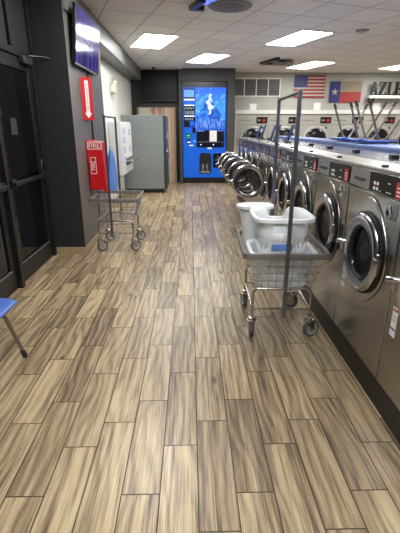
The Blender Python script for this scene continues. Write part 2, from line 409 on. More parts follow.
for x, y in ((-.45, 4.1), (2.0, 4.2), (-.2, 1.0), (2.3, .9), (-.2, -1.9), (2.4, -2.1), (4.5, 6.4), (4.9, 3.0), (4.9, -.6)):
    ceiling_light(x, y, 'ceiling panel over the near part of the room, outside the picture')

def cassette(x, y, label, led=False):
    t = thing('ceiling_vent', label, 'ceiling vent', (x, y, CH), RA, 'round ceiling air diffusers')
    f = MB(); f.box(-.38, -.30, -.38 if not led else .0, .38, -.05, -.0).box(-.30, .38 if not led else -.2, .30, .38, -.05, -.0)
    f.build('dark_bars', M['blackplastic'], t, bevel=.006)  # black bars set at a right angle beside the disc
    MB().lathe([(0, .05), (.05, .05)], (0, 0, -.05), n=16).build('neck', M['blackplastic'], t)
    MB().lathe([(-.085, .02), (-.085, .07), (-.078, .07), (-.078, .16), (-.072, .16), (-.07, .24), (-.055, .26), (-.05, .24), (-.05, .05)], n=40).build('disc', M['ceilgrey'], t)
    if led: MB().box(-.29, -.21, -.10, .10, -.045, -.02).build('blue_light', M['ledblue'], t, bevel=.008)
    return t
cassette(2.05, 9.78, 'round grey ceiling air diffuser with dark bars by the American flag')
cassette(.47, 5.36, 'round grey ceiling air diffuser with a blue light, cut by top edge', True)
tag(MB().lathe([(0, .10), (-.012, .10), (-.016, .085), (-.016, .01)], (2.61, 6.82, CH), n=28).build('ceiling_speaker', M['lid']), 'small round white ceiling speaker beside the largest light panel', 'speaker')
t = thing('security_camera', 'tiny white dome camera on the ceiling above the vending machine', 'camera', (-.25, 10.9, CH))
MB().lathe([(0, .055), (-.03, .055), (-.035, .05), (-.035, .01)], n=20).build('base', M['white'], t)
MB().lathe([(-.035, .045), (-.06, .038), (-.078, .02), (-.082, .002)], n=20).build('dome', M['darkgrey'], t)
t = thing('ceiling_sensor', 'small black sensor on ceiling above the wall screen', 'sensor', (-.90, 10.9, CH))
MB().lathe([(0, .04), (-.03, .04), (-.04, .03), (-.04, .005)], n=18).build('body', M['blackplastic'], t)

# ------------------------------------------------------------------ washers
tag(wall('trim_5', M['plinth'], (1.0, 1.76, -.3, 8.67, 0, .15)), kind='structure')
blk = MB().box(1.765, 2.08, -.3, 8.68, 0, 1.26).box(1.75, 2.10, -.31, 8.70, 1.255, 1.282)
blk = blk.build('bulkhead', [M['bulk']], bevel=.004); tag(blk, 'long raised service bulkhead with a blue top behind the washer row', 'bulkhead')

def make_washer():
    W = .3362
    t = thing('washing_machine', '', 'washing machine', (1.0, 2.19, .15), 0, 'steel washers in a row along the black base')
    H = 1.10
    bd = MB().box(.0, .745, -W, W, 0, .96)
    bd = bd.build('body', M['steel'], t, bevel=.006)
    # pear shaped raised surround
    pts = []
    for k in range(48):
        a = 2 * PI * k / 48; y, z = math.sin(a) * .262, math.cos(a) * .262
        s_ = max(0, math.cos(a)); z += .055 * s_ ** 6; z -= .03 * max(0, -math.cos(a)) ** 6
        pts.append((0.002, y, .62 + z))
    MB().prism(pts, (-.012, 0, 0)).build('door_surround', M['steel'], t, bevel=.008)
    MB().lathe([(0, .234), (.010, .237), (.013, .233), (.008, .224), (.002, .20)], (-.010, 0, .62), (-1, 0, 0), 48, cap=False).build('gasket', M['gasket'], t)
    dr = MB().lathe([(0, .20), (.001, .14), (.001, .001)], (-.0115, 0, .62), (-1, 0, 0), 40, cap=False).build('drum', M['gasket'], t)
    MB().lathe([(0, .135), (.002, .13), (.002, .055), (.0, .05)], (-.0128, 0, .62), (-1, 0, 0), 40, cap=False).build('drum_plate', M['drum'], dr)
    # control panel with slight lean
    MB().prism([(.0, -W, .962), (-.008, -W, .968), (-.002, -W, 1.075), (.10, -W, 1.075), (.10, -W, .962)], (0, 2 * W, 0)).build('control_panel', M['steel'], t, bevel=.003)
    cp = [c for c in t.children if c.name.startswith('control_panel')][0]
    MB().box(-.011, -.004, -.332, .045, .970, 1.072).build('display', M['display'], cp, bevel=.002)
    rl = MB().box(-.0135, -.010, -.325, -.262, .972, 1.050)
    rl.build('price_label', M['redlabel'], cp)
    for q in (0, 1, 2): MB().box(-.0145, -.0132, -.312, -.275, .985 + q * .018, .991 + q * .018).build('label_print', M['white'], cp)
    for a, c in ((0, 0), (1, 0), (0, 1), (1, 1)): MB().box(-.0125, -.0108, -.07 + a * .036, -.048 + a * .036, .982 + c * .027, .998 + c * .027).build('button', M['white'], cp)
    for q in ((-.215, -.16, .985, .989), (-.20, -.17, 1.03, 1.034)): MB().box(-.0125, -.0108, *q).build('display_mark', M['white'], cp)
    MB().box(-.0125, -.0108, -.100, -.092, .980, .986).build('indicator_light', M['glow_green'], cp)
    text('SPEED QUEEN', 'logo', .026, M['darkgrey'], cp, (-.0085, .19, 1.012), (PI / 2, 0, -PI / 2), .0008)
    # top
    MB().prism([(-.004, -W, 1.076), (-.004, -W, 1.098), (.16, -W, 1.106), (.16, -W, 1.076)], (0, 2 * W, 0)).build('top_trim', M['trim'], t, bevel=.005)
    MB().box(.012, .04, -.05, -.02, 1.09, 1.112).build('key_lock', M['blackplastic'], [c for c in t.children if c.name.startswith('top_trim')][0], bevel=.002)
    MB().box(.165, .745, -W, W, .962, 1.088).build('top_panel', M['lid'], t, bevel=.004)
    MB().box(.40, .45, -.03, .04, 1.088, 1.118).build('valve_box', M['blackplastic'], t, bevel=.006)
    # lock plate
    lp = MB().prism([(.001, -.275, .86), (.001, -.19, .86), (.001, -.175, .90), (.001, -.19, .945), (.001, -.275, .945), (.001, -.285, .90)], (-.007, 0, 0)).build('lock_plate', M['grille'], t, bevel=.003)
    MB().lathe([(0, .035), (.008, .035), (.012, .028), (.006, .018), (.006, .001)], (-.006, -.232, .90), (-1, 0, 0), 24).build('lock_cylinder', M['chrome'], lp)
    # care label low on the far side
    st = MB().box(-.0015, .001, .235, .285, .31, .465).build('sticker', M['paper'], t); st['label'] = 'white instruction sticker'
    for q in ((.238, .282, .345, .355), (.240, .280, .395, .398), (.240, .280, .415, .418)): MB().box(-.0025, -.0012, *q).build('sticker_print', M['navy'], st)
    MB().box(-.0025, -.0012, .240, .280, .445, .457).build('sticker_heading', M['redlabel'], st)
    # door: pivot at its hinge (near side)
    hy = -.228
    d = MB().lathe([(0, .222), (.014, .226), (.022, .222), (.027, .212), (.029, .195), (.024, .172), (.014, .156), (.004, .150), (0, .154)], (0, .228, 0), (-1, 0, 0), 56, cap=False)
    d = d.build('door', M['chrome'], t); d.location = (-.016, hy, .62)
    MB().lathe([(.020, .150), (.012, .146), (-.03, .125), (-.07, .085), (-.085, .04), (-.088, .001)], (0, .228, 0), (-1, 0, 0), 44, cap=False).build('glass', M['doorglass'], d)
    MB().lathe([(.012, .164), (.022, .156), (.018, .146), (.010, .140)], (0, .228, 0), (-1, 0, 0), 44, cap=False).build('seal', M['gasket'], d)
    MB().box(-.034, -.004, -.012, .022, -.03, .03).tube([(-.02, -.006, -.06), (-.02, -.006, .06)], .011).build('hinge', M['chrome'], d, bevel=.004)
    MB().tube([(-.018, .425, .012), (-.045, .44, .012), (-.056, .468, .004), (-.046, .485, -.006), (-.022, .47, -.012), (-.018, .435, -.012)], [.013, .015, .017, .015, .013, .012], 10).box(-.035, -.002, .445, .475, -.05, -.018).build('handle', M['chrome'], d)
    return t
wm = make_washer()
wl = ['steel front loading washer cut by the picture right edge, nearest of the row',
      'steel front loading washer whose whole chrome door shows right of the near cart',
      'steel front loading washer with closed door just behind the near cart basket corner',
      'steel front loading washer with closed door just right of the near hanger pole',
      'steel front loading washer with closed door seen just left of the near hanger pole',
      'steel front loading washer with closed door next before the row of open doors',
      'steel front loading washer with the nearest and largest wide open door',
      'steel front loading washer with the second nearest wide open door',
      'steel front loading washer with the third nearest wide open door',
      'steel front loading washer with the fourth nearest wide open door',
      'steel front loading washer at the far row end, its open door before the vending machine']
washers = []
for i in range(11):
    y = 1.497 + .683 * i
    o = wm if i == 0 else dup(wm, (1.0, y, .15), (0, 0, 0), wl[i])
    o.location = (1.0, y, .15); o['label'] = wl[i]; washers.append(o)
for i in range(6, 11):
    for c in washers[i].children:
        if c.name.startswith('door') and not c.name.startswith('door_s'):
            c.rotation_euler = (0, 0, math.radians(90 + random.uniform(-3, 3)))

# ------------------------------------------------------------------ chairs
def make_chair():
    t = thing('plastic_chair', '', 'chair')
    # seat shell: faces +x
    mb = MB(); N = 20; g = []
    for i in range(N + 1):
        u = -1 + 2 * i / N; row = []
        for j in range(N + 1):
            v = -1 + 2 * j / N
            k = 1 - .10 * (abs(u) ** 4) * (abs(v) ** 4) * 1.6
            x = u * .22 * k; y = v * .22 * k * (1 - .05 * (1 - u) / 2)
            z = .440 - .012 * math.exp(-((x + .03) ** 2 + y * y) / .012) - .035 * max(0, u) ** 4 - .022 * abs(v) ** 4
            row.append((x, y, z))
        g.append(row)
    vs = [[mb.b.verts.new(p) for p in r] for r in g]
    for i in range(N):
        for j in range(N): mb.b.faces.new((vs[i][j], vs[i + 1][j], vs[i + 1][j + 1], vs[i][j + 1]))
    o = mb.build('seat', M['chair'], t); m = o.modifiers.new('shell', 'SOLIDIFY'); m.thickness = .012; m.offset = -1
    mb = MB(); vs = []
    for i in range(N + 1):
        h = i / N; row = []
        for j in range(N + 1):
            v = -1 + 2 * j / N
            wd = .20 * (1 - .12 * h) * (1 - .25 * (h ** 8) * abs(v)); 
            row.append(mb.b.verts.new((-.205 - .075 * h + .03 * v * v, v * wd, .455 + .36 * h - .04 * (h ** 4) * v ** 4)))
        vs.append(row)
    for i in range(N):
        for j in range(N): mb.b.faces.new((vs[i][j], vs[i + 1][j], vs[i + 1][j + 1], vs[i][j + 1]))
    o = mb.build('backrest', M['chair'], t); m = o.modifiers.new('shell', 'SOLIDIFY'); m.thickness = .01; m.offset = 0
    for s in (-1, 1):
        for fx, tx in ((.165, -.005), (-.27, -.045)):
            lg = MB().tube([(tx, s * .165, .415), (tx * .8 + fx * .2, s * .178, .36), (fx, s * .195, .02)], .0125, 12).build('leg', M['chair_leg'], t)
            MB().tube([(fx, s * .195, .0), (fx, s * .195, .012), (fx - (fx - tx) * .13, s * .192, .065)], [.012, .017, .0155], 12).build('rubber_foot', M['rubber'], lg)
        MB().tube([(-.19, s * .165, .405), (-.1, s * .165, .412), (.17, s * .165, .412)], .011, 10).build('seat_rail', M['chair_leg'], t)
    MB().tube([(-.19, -.14, .405), (-.205, -.14, .46), (-.262, -.13, .70)], .009, 8).tube([(-.19, .14, .405), (-.205, .14, .46), (-.262, .13, .70)], .009, 8).build('back_frame', M['chair_leg'], t)
    return t
ch = make_chair()
ch.location = (-1.31, 2.185, 0); ch.rotation_euler = (0, 0, PI / 2); ch['label'] = 'blue moulded plastic chair standing on the floor, cut by the picture edge'
CG = 'blue chairs upturned on the bulkhead'
dup(ch, (1.975, 5.12, 1.284 + .441), (PI, 0, PI + .14), 'upturned blue chair on the bulkhead below the Texas flag, legs up', CG)
dup(ch, (1.975, 4.50, 1.284 + .441), (PI, 0, PI - .05), 'upturned blue chair on the bulkhead below the black letters, legs up', CG)

# open dispenser lids far along the row
for i, (x, y, l) in enumerate(((1.21, 5.25, 'nearest'), (1.13, 5.65, 'second nearest'), (1.15, 6.05, 'middle'), (1.12, 6.7, 'second farthest'), (1.15, 7.3, 'farthest'))):
    t = thing('raised_lid', 'narrow dark blue lid standing open on the washer tops, ' + l + ' of the five', 'lid', (x, y, 1.2605), 0, 'dark blue lids open on the washers')
    MB().box(-.03, .05, -.06, .06, .0, .02).build('hinge_base', M['darkgrey'], t, bevel=.004)
    MB().box(-.009, .009, -.05, .05, .012, .23, Matrix.Rotation(.32, 4, 'Y')).build('flap', M['navysteel'], t, bevel=.006)

# ------------------------------------------------------------------ wire laundry carts
def make_cart(pole_h, label, loc, rz, wheel_rot, px=0):
    t = thing('laundry_cart', label, 'laundry cart', loc, rz, 'wire laundry carts')
    hw, hl, ZR = .284, .335, .66       # rim half sizes and rim height
    bw, bl, ZB = .215, .26, .385
    def rr(w_, l_, z, r=.05, n=5):
        out = []
        for cx_, cy_, a0 in ((w_ - r, l_ - r, 0), (-w_ + r, l_ - r, PI / 2), (-w_ + r, -l_ + r, PI), (w_ - r, -l_ + r, 1.5 * PI)):
            for k in range(n + 1):
                a = a0 + PI / 2 * k / n; out.append((cx_ + r * math.cos(a), cy_ + r * math.sin(a), z))
        return out
    # rim: flat bumper band
    o1 = rr(hw + .008, hl + .008, 0); i1_ = rr(hw - .014, hl - .014, 0)
    mb = MB(); rings = []
    for prof in ((o1, ZR), (o1, ZR - .040), (i1_, ZR - .040), (i1_, ZR), (o1, ZR)): rings.append([(p[0], p[1], prof[1]) for p in prof[0]])
    mb.ring_strip(rings, True, False); bmesh.ops.remove_doubles(mb.b, verts=mb.b.verts, dist=1e-6)
    mb.build('rim', M['bumper'], t, bevel=.004)
    # basket wires
    mb = MB()
    for k in range(5):
        f = k / 4; z = ZR - .035 - (ZR - .035 - ZB) * f; mb.loop(rr(hw - .006 - (hw - bw) * f, hl - .006 - (hl - bl) * f, z),   .0026 if 0 < k < 4 else .004, 5)
    def lerp(a, b, f): return tuple(x + (y - x) * f for x, y in zip(a, b))
    for k in range(9):
        f = -1 + 2 * k / 8
        xt, xb = f * (hw - .05), f * (bw - .02)
        mb.tube([(xt, -hl + .006, ZR - .03), (xb, -bl + .006, ZB), (xb, bl - .006, ZB), (xt, hl - .006, ZR - .03)], .0019, 5)
    for k in range(11):
        f = -1 + 2 * k / 10
        yt, yb = f * (hl - .05), f * (bl - .02)
        mb.tube([(-hw + .006, yt, ZR - .03), (-bw + .006, yb, ZB), (bw - .006, yb, ZB), (hw - .006, yt, ZR - .03)], .0019, 5)
    mb.build('basket', M['wire'], t)
    # base frame
    mb = MB()
    for s in (-1, 1):
        y = s * .25; mb.tube([(-.205, y, .15), (-.205, y, .335), (-.195, y, .365), (-.17, y, .378), (.17, y, .378), (.195, y, .365), (.205, y, .335), (.205, y, .15)], .0105, 10)
        mb.tube([(-.205, y, .225), (.205, y, .225)], .007, 8)
        mb.tube([(s * .205, -.25, .225), (s * .205, .25, .225)], .007, 8)
        mb.tube([(s * .205, -.25, .30), (s * (hw - .01), -hl + .05, ZR - .03)], .006, 8) if False else None
    mb.build('base_frame', M['wire'], t)
    # casters
    for (x, y), r in zip(((-.205, -.25), (.205, -.25), (-.205, .25), (.205, .25)), wheel_rot):
        c = MB()
        off = .028
        c.lathe([(.165, .012), (.158, .026), (.150, .028), (.142, .024), (.138, .034), (.128, .034), (.126, .01)], n=18)
        c.prism([(-.030, -.022, .14), (.030, -.022, .14), (.018 + off, -.020, .055), (off - .014, -.020, .055)], (0, .003, 0))
        c.prism([(-.030, .019, .14), (.030, .019, .14), (.020 + off, .017, .058), (off - .012, .017, .058)], (0, .003, 0))
        c.box(-.030, .030, -.022, .022, .134, .142)
        c = c.build('caster', M['wire'], t); c.location = (x, y, 0); c.rotation_euler = (0, 0, r)
        MB().lathe([(-.014, .048), (-.016, .060), (-.010, .067), (.010, .067), (.016, .060), (.014, .048)], (off, 0, .067), (0, 1, 0), 28, cap=False).build('tyre', M['tyre'], c)
        MB().lathe([(-.012, .006), (-.013, .018), (-.008, .024), (-.007, .042), (-.013, .049), (.013, .049), (.007, .042), (.008, .024), (.013, .018), (.012, .006)], (off, 0, .067), (0, 1, 0), 28).build('wheel', M['hub'], c)
    # hanger poles at both ends joined by the hanging rod
    for s in (-1, 1):
        y = s * (hl + .012)
        MB().box(px - .013, px + .013, y - .005, y + .005, .20, pole_h).box(px - .010, px + .010, min(s * .25, y), max(s * .25, y), .215, .235).build('hanger_pole', M['pole'], t, bevel=.002)
    MB().tube([(px, -hl - .012, pole_h - .015), (px, hl + .012, pole_h - .015)], .011, 12).build('hanging_rod', M['darkgrey'], t)
    return t
make_cart(1.655, 'wire laundry cart holding white baskets, standing beside the washers', (.645, 2.835, 0), -.035, (1.35, .45, 1.75, 2.3))
make_cart(1.575, 'empty wire laundry cart with tall poles beside the grey pillar', (-.912, 5.01, 0), 0.0, (.6, .75, .5, .55), -.03)

# ------------------------------------------------------------------ laundry baskets in the cart
def basket(name, label, loc, rz, w_, l_, z0, z1, taper, power=5, dip=0, slots=True, group='white plastic laundry baskets'):
    t = thing(name, label, 'laundry basket', loc, rz, group)
    N = 72
    def ringp(f, extra=0):
        k = taper + (1 - taper) * f; out = []
        for i in range(N):
            a = 2 * PI * i / N; c, s = math.cos(a), math.sin(a); r = (abs(c) ** power + abs(s) ** power) ** (-1 / power)
            z = z0 + (z1 - z0) * f
            if dip and s > .5: z -= dip * f * math.exp(-(c / .34) ** 10)
            out.append(Vector((c * r * (w_ / 2 * k + extra), s * r * (l_ / 2 * k + extra), z)))
        return out
    mb = MB(); lv = [0, .04, .12, .24, .34, .46, .56, .66, .8, .9, 1]
    vs = [[mb.b.verts.new(p) for p in ringp(f)] for f in lv]
    for q in range(len(lv) - 1):
        for i in range(N):
            if slots and q in (2, 4, 6) and i % 4 in (0, 1, 2) : 
                if i % 4 != 1 or True:
                    if i % 2 == 0: continue
            if q == 8 and not dip == 0 and (N * 3 // 4 - 5 <= i <= N * 3 // 4 - 1 or i in (N - 2, N - 1)): continue
            j = (i + 1) % N; mb.b.faces.new((vs[q][i], vs[q][j], vs[q + 1][j], vs[q + 1][i]))
    mb.b.faces.new(vs[0][::-1])
    o = mb.build('body', M['basket'], t); m = o.modifiers.new('wall', 'SOLIDIFY'); m.thickness = .003
    p = ringp(1, .0); q_ = ringp(1, .022)
    mb = MB(); rings = [[a + Vector((0, 0, 0)) for a in p], [(a + b_) / 2 + Vector((0, 0, .006)) for a, b_ in zip(p, q_)], [b_ + Vector((0, 0, 0)) for b_ in q_], [b_ + Vector((0, 0, -.022)) for b_ in q_], [b_ * .995 + Vector((0, 0, -.022 + b_.z * .005)) for b_ in q_], [a + Vector((0, 0, -.006)) for a in p], p]
    mb.ring_strip(rings, True, False); bmesh.ops.remove_doubles(mb.b, verts=mb.b.verts, dist=1e-6)
    mb.build('rim', M['basket'], t)
    return t
basket('laundry_basket', 'wide white laundry basket lying lowest in the near cart', (.645, 2.77, .392), -.035, .43, .42, 0, .238, .86)
ba = basket('laundry_basket', 'tall white rectangular laundry basket with handle holes, topmost in the near cart', (.628, 2.745, .404), -.035, .37, .40, 0, .478, .76, dip=.07)
MB().box(-.085, .055, -.186, -.180, .262, .305).build('blue_label', M['bag'], ba)['label'] = 'blue label on the near side'
basket('oval_basket', 'small round white basket tucked behind the tall rectangular basket', (.497, 3.078, .47), 0, .245, .15, 0, .41, .55, power=2.2, slots=False)

# ------------------------------------------------------------------ left wall fittings
t = thing('wall_television', 'wall mounted television with glowing purple screen above the red arrow sign', 'television', (-1.19, 5.33, 2.37))
t.rotation_euler = (0, math.radians(6), math.radians(0))
MB().box(-.035, .0, -.57, .57, -.285, .285).build('casing', M['blackplastic'], t, bevel=.006)
MB().box(0, .0015, -.555, .555, -.262, .272).build('screen', tv_screen_mat(), t, smooth=False)
MB().box(-.001, .003, -.57, .57, -.285, -.268).box(-.001, .003, -.57, .57, .276, .285).build('bezel', M['grille'], t)
MB().box(-.082, -.035, -.12, .12, -.10, .10).build('wall_bracket', M['black'], t, bevel=.004)

t = thing('arrow_sign', 'red fire extinguisher arrow sign projecting from the pillar', 'sign', (-1.275, 5.22, 1.765))
pts = [(0, -.11, -.235), (.105, -.005, -.235), (.105, .005, -.235), (0, .11, -.235)]
MB().prism([(0, -.11, -.235), (.105, 0, -.235), (.10, .002, -.235), (0, -.10, -.235)], (0, 0, .47)).prism([(0, .11, -.235), (.105, 0, -.235), (.10, -.002, -.235), (0, .10, -.235)], (0, 0, .47)).build('panel', M['red'], t, smooth=False)
for sgn in (-1, 1):
    ang = math.radians(45) if sgn < 0 else math.radians(135)
    e = Matrix.Translation((.0525, sgn * .0555, 0)) @ Matrix.Rotation(ang, 4, 'Z')
    mb = MB(); 
    def A_(x, z): return tuple(e @ Vector((x, -.003 if sgn < 0 else -.003, z)))
    mb.prism([A_(-.024, .20), A_(.024, .20), A_(.024, -.155), A_(.048, -.155), A_(0, -.215), A_(-.048, -.155), A_(-.024, -.155)], tuple(e.to_3x3() @ Vector((0, -.001, 0))))
    mb.build('arrow', M['white'], t, smooth=False)
    if sgn < 0: text('FIRE EXTINGUISHER', 'lettering', .034, M['red'], t, tuple(e @ Vector((0, -.006, .02))), (PI / 2, -PI / 2, ang), .0005)

t = thing('extinguisher_cover', 'red vinyl fire extinguisher cover hanging on the pillar side', 'fire extinguisher', (-1.275, 5.20, .70))
MB().prism([(.012, -.10, .0), (.18, -.10, -.0), (.18, -.10, .055), (.215, -.10, .055), (.200, -.10, .58), (.0, -.10, .60)], (0, .20, 0)).build('cover', M['red'], t, bevel=.012)
MB().prism([(.175, -.07, -.035), (.212, -.07, -.035), (.212, -.07, .05), (.175, -.07, .05)], (0, .10, 0)).build('strap', M['red'], t, bevel=.006)
text('FIRE', 'heading_lettering', .075, M['white'], t, (.100, -.102, .535), (PI / 2, 0, 0), .0006)
mb = MB()
for q in ((.02, .19, .492, .500), (.02, .19, .572, .580), (.02, .028, .50, .572), (.182, .19, .50, .572)): mb.box(q[0], q[1], -.1025, -.1005, q[2], q[3])
mb.build('heading_outline', M['white'], t)
text('FIRE', 'side_lettering', .06, M['white'], t, (.075, -.102, .30), (PI / 2, -PI / 2, 0), .0006)
mb = MB()
for q in ((.042, .048, .20, .40), (.104, .110, .20, .40), (.048, .104, .20, .206), (.048, .104, .394, .40)): mb.box(q[0], q[1], -.1025, -.1005, q[2], q[3])
mb.build('side_outline', M['white'], t)
tag(MB().tube([(-1.266, 5.50, 2.2), (-1.266, 5.50, 1.2), (-1.266, 5.49, .30)], .009, 8).build('power_cable', M['black']), 'black cable running down the pillar side from the television', 'cable')

t = thing('emergency_light', 'ivory twin head emergency light high on the white wall', 'emergency light', (-1.53, 8.47, 2.13))
MB().box(0, .10, -.13, .13, -.06, .09).build('body', M['ivory'], t, bevel=.012)
for s in (-1, 1): MB().lathe([(0, .01), (.01, .035), (.05, .045), (.055, .03), (.05, .001)], (.05, s * .08, .13), (1, 0, -.2), 18).build('lamp_head', M['ivory'], t)
MB().tube([(.05, 0, .09), (.05, 0, .18)], .006).build('wire_loop', M['darkgrey'], t)

t = thing('soap_vendor', 'white wall mounted laundry soap vendor with pale blue print before the grey machine', 'vending machine', (-1.527, 8.52, .56))
MB().box(0, .235, -.64, .64, 0, .985).build('body', M['white_cab'], t, bevel=.012)
MB().box(.235, .25, -.60, .60, .03, .955).build('front_panel', M['white_cab'], t, bevel=.006)
for q in ((-.42, .80), (-.42, .64), (-.42, .46), (-.42, .28), (.30, .78), (.30, .45)):
    MB().box(.25, .253, q[0] - .14, q[0] + .14, q[1] - .05, q[1] + .07).build('product_print', M['print_blue'] if q[0] < 0 else M['print_grey'], t)
tr = MB().box(.25, .40, -.35, .45, .235, .26).box(.25, .27, -.35, .45, .26, .31).build('coin_tray', M['wire'], t, bevel=.003)
MB().box(.25, .256, -.30, .35, .17, .215).build('vend_slot', M['black'], t)

t = thing('grey_vending_machine', 'tall grey vending machine standing sideways, plain side to the room', 'vending machine', (-1.05, 9.80, 0))
MB().box(-.475, .44, -.41, .41, .09, 1.70).build('body', M['grey_cab'], t, bevel=.01)
dr = MB().box(.442, .50, -.40, .41, .10, 1.685).build('front_door', M['darkgrey'], t, bevel=.008)
MB().box(.50, .504, -.36, .36, .75, 1.60).build('door_graphic', M['cabblue'], dr)
MB().box(.50, .506, -.30, .20, 1.22, 1.30).box(.50, .506, -.30, .1, .9, .98).build('graphic_stripe', M['print_blue'], dr)
MB().box(.50, .55, -.34, -.28, .78, .92).build('handle', M['chrome'], dr, bevel=.006)
MB().box(-.44, .42, -.38, .38, .035, .09).build('base', M['black'], t)
for x in (-.42, .38):
    for y in (-.36, .36): MB().lathe([(0, .03), (.01, .03), (.02, .015), (.04, .015)], (x, y, 0), n=12).build('foot', M['black'], t)

t = thing('blue_bag', 'crumpled blue plastic bag hanging from the far cart hanger pole', 'bag', (-1.035, 5.425, 0))
mb = MB(); rings = []
random.seed(3)
for k in range(13):
    f = k / 12; z = 1.17 - .55 * f; r = .015 + .06 * f ** .7 * (1 - .35 * f ** 5); ring = []
    for i in range(18):
        a = 2 * PI * i / 18; rr_ = r * (1 + .22 * math.sin(3 * a + 2 * f) + .10 * math.sin(7 * a + 5 * f) + random.uniform(-.06, .06))
        ring.append((rr_ * math.cos(a) * 1.1 - .02 * f, rr_ * math.sin(a) * .7, z))
    rings.append(ring)
mb.ring_strip(rings); mb.build('film', M['bag'], t)
MB().loop([(.0 + .022 * math.cos(a), .0, 1.185 + .022 * math.sin(a)) for a in [2 * PI * k / 16 for k in range(16)]], .004).build('tie', M['bag'], t)

# ------------------------------------------------------------------ dark screen over the doorway
t = thing('wall_screen', 'large dark switched off screen over the black doorway at the back', 'television', (-.81, 11.3, 2.405))
MB().box(-.47, .47, -.10, -.03, -.33, .33).build('casing', M['blackplastic'], t, bevel=.006)
MB().box(-.45, .45, -.1025, -.10, -.30, .315).build('screen', M['display'], t)
MB().box(-.15, .15, -.03, 0, -.15, .15).build('wall_bracket', M['black'], t)
MB().box(-.455, .455, -.103, -.10, -.322, -.312).build('bezel_strip', M['darkgrey'], t)

# ------------------------------------------------------------------ blue vending machine
t = thing('water_vending_machine', 'tall bright blue backlit vending machine with a mountain picture', 'vending machine', (0, 11.0, 0))
MB().box(-.20, .925, .05, .77, .155, 2.40).build('body', M['vblue'], t, bevel=.006)
MB().box(-.19, .91, .10, .74, .0, .155).build('base', M['black'], t)
MB().box(-.20, .925, .05, .09, 2.40, 2.53).build('top_cover', M['black'], t)
MB().box(.135, .89, .03, .055, 1.405, 2.375).build('poster', poster_mat(.135, .89, 1.405, 2.375), t, smooth=False)
sp = MB().box(-.175, .115, .035, .055, 1.45, 2.37).build('side_panel', M['vdark'], t)
MB().box(-.16, .10, .028, .036, 2.17, 2.34).build('lit_picture', M['glow_blue'], sp)
for a_, b_ in ((2.095, 2.125), (1.965, 1.985), (1.705, 1.725)): MB().box(-.16, .105, .028, .036, a_, b_).build('lit_strip', M['glow_white'], sp)
MB().box(-.17, .11, .029, .036, 1.99, 2.09).build('blue_band', M['vblue'], sp)
mb = MB()
for k in range(4):
    x = -.145 + k * .065
    mb.box(x, x + .012, .028, .036, 1.75, 1.84).box(x + .028, x + .040, .028, .036, 1.75, 1.84).box(x, x + .04, .028, .036, 1.83, 1.842)
for k in range(6): mb.box(-.15 + k * .042, -.125 + k * .042, .028, .036, 1.88 + (k % 2) * .02, 1.91 + (k % 2) * .02)
for k in range(5): mb.box(-.14 + k * .045, -.12 + k * .045, .028, .036, 1.62, 1.67)
mb.build('lit_figures', M['print_blue'], sp)
MB().box(-.02, .10, .028, .036, 1.47, 1.60).build('blue_button', M['vblue'], sp)
MB().box(.05, .13, .03, .055, 1.30, 1.44).build('keypad', M['vdark'], t, bevel=.004)
MB().box(-.11, .0, .03, .055, 1.17, 1.28).build('bill_slot', M['black'], t, bevel=.004)
MB().box(-.09, -.02, .024, .031, 1.225, 1.255).box(-.09, -.02, .024, .031, 1.185, 1.2).build('green_light', M['glow_green'], t)
MB().box(-.10, .0, .03, .055, 1.04, 1.14).build('coin_slot', M['black'], t, bevel=.004)
MB().box(-.08, -.01, .024, .031, 1.06, 1.085).build('coin_light', M['glow_white'], t)
MB().box(-.04, .08, .03, .052, .975, 1.005).build('white_label', M['white'], t)
MB().lathe([(0, .03), (.012, .03), (.014, .001)], (.10, .052, 1.10), (0, -1, 0), 20).build('round_light', M['glow_blue'], t)
wd = MB().box(.16, .88, .028, .055, .94, 1.375).build('dark_window', M['vdark'], t, bevel=.006)
MB().box(.165, .875, .02, .03, 1.065, 1.085).build('window_rail', M['chrome'], wd)
MB().box(.17, .36, .02, .03, 1.345, 1.365).box(.50, .86, .02, .03, 1.35, 1.362).build('window_highlight', M['glow_blue'], wd)
for x in (.27, .60): MB().lathe([(0, .014), (.02, .014), (.025, .001)], (x, .03, 1.01), (0, -1, 0), 14).build('small_lamp', M['glow_white'], wd)
MB().box(.50, .685, .012, .02, 1.09, 1.365).build('taped_notice', M['paper'], t)
MB().box(.44, .56, .03, .052, .895, .95).build('brand_plate', M['white'], t)
by = MB().prism([(.23, .03, .27), (.55, .03, .27), (.55, .03, .72), (.50, .03, .80), (.28, .03, .80), (.23, .03, .72)], (0, .03, 0)).build('dispensing_bay', M['black'], t)
MB().box(.27, .51, .022, .03, .285, .33).build('drip_grille', M['hub'], by)
for x in (.325, .43): MB().lathe([(0, .035), (.14, .035), (.17, .016), (.20, .016), (.20, .001)], (x, .0, .335), n=18).build('cup_holder', M['lid'], by)
rp = MB().box(.60, .86, .03, .055, .42, .79).build('change_panel', M['vdark'], t, bevel=.006)
MB().prism([(.66, .022, .60), (.79, .022, .60), (.79, .022, .635), (.74, .022, .65), (.735, .022, .74), (.715, .022, .74), (.71, .022, .65), (.66, .022, .635)], (0, .01, 0)).build('white_icon', M['lid'], rp)
MB().box(.68, .76, .024, .031, .48, .53).build('red_mark', M['red'], rp)
MB().box(.02, .10, .03, .055, .68, .695).build('lock_bar', M['chrome'], t)

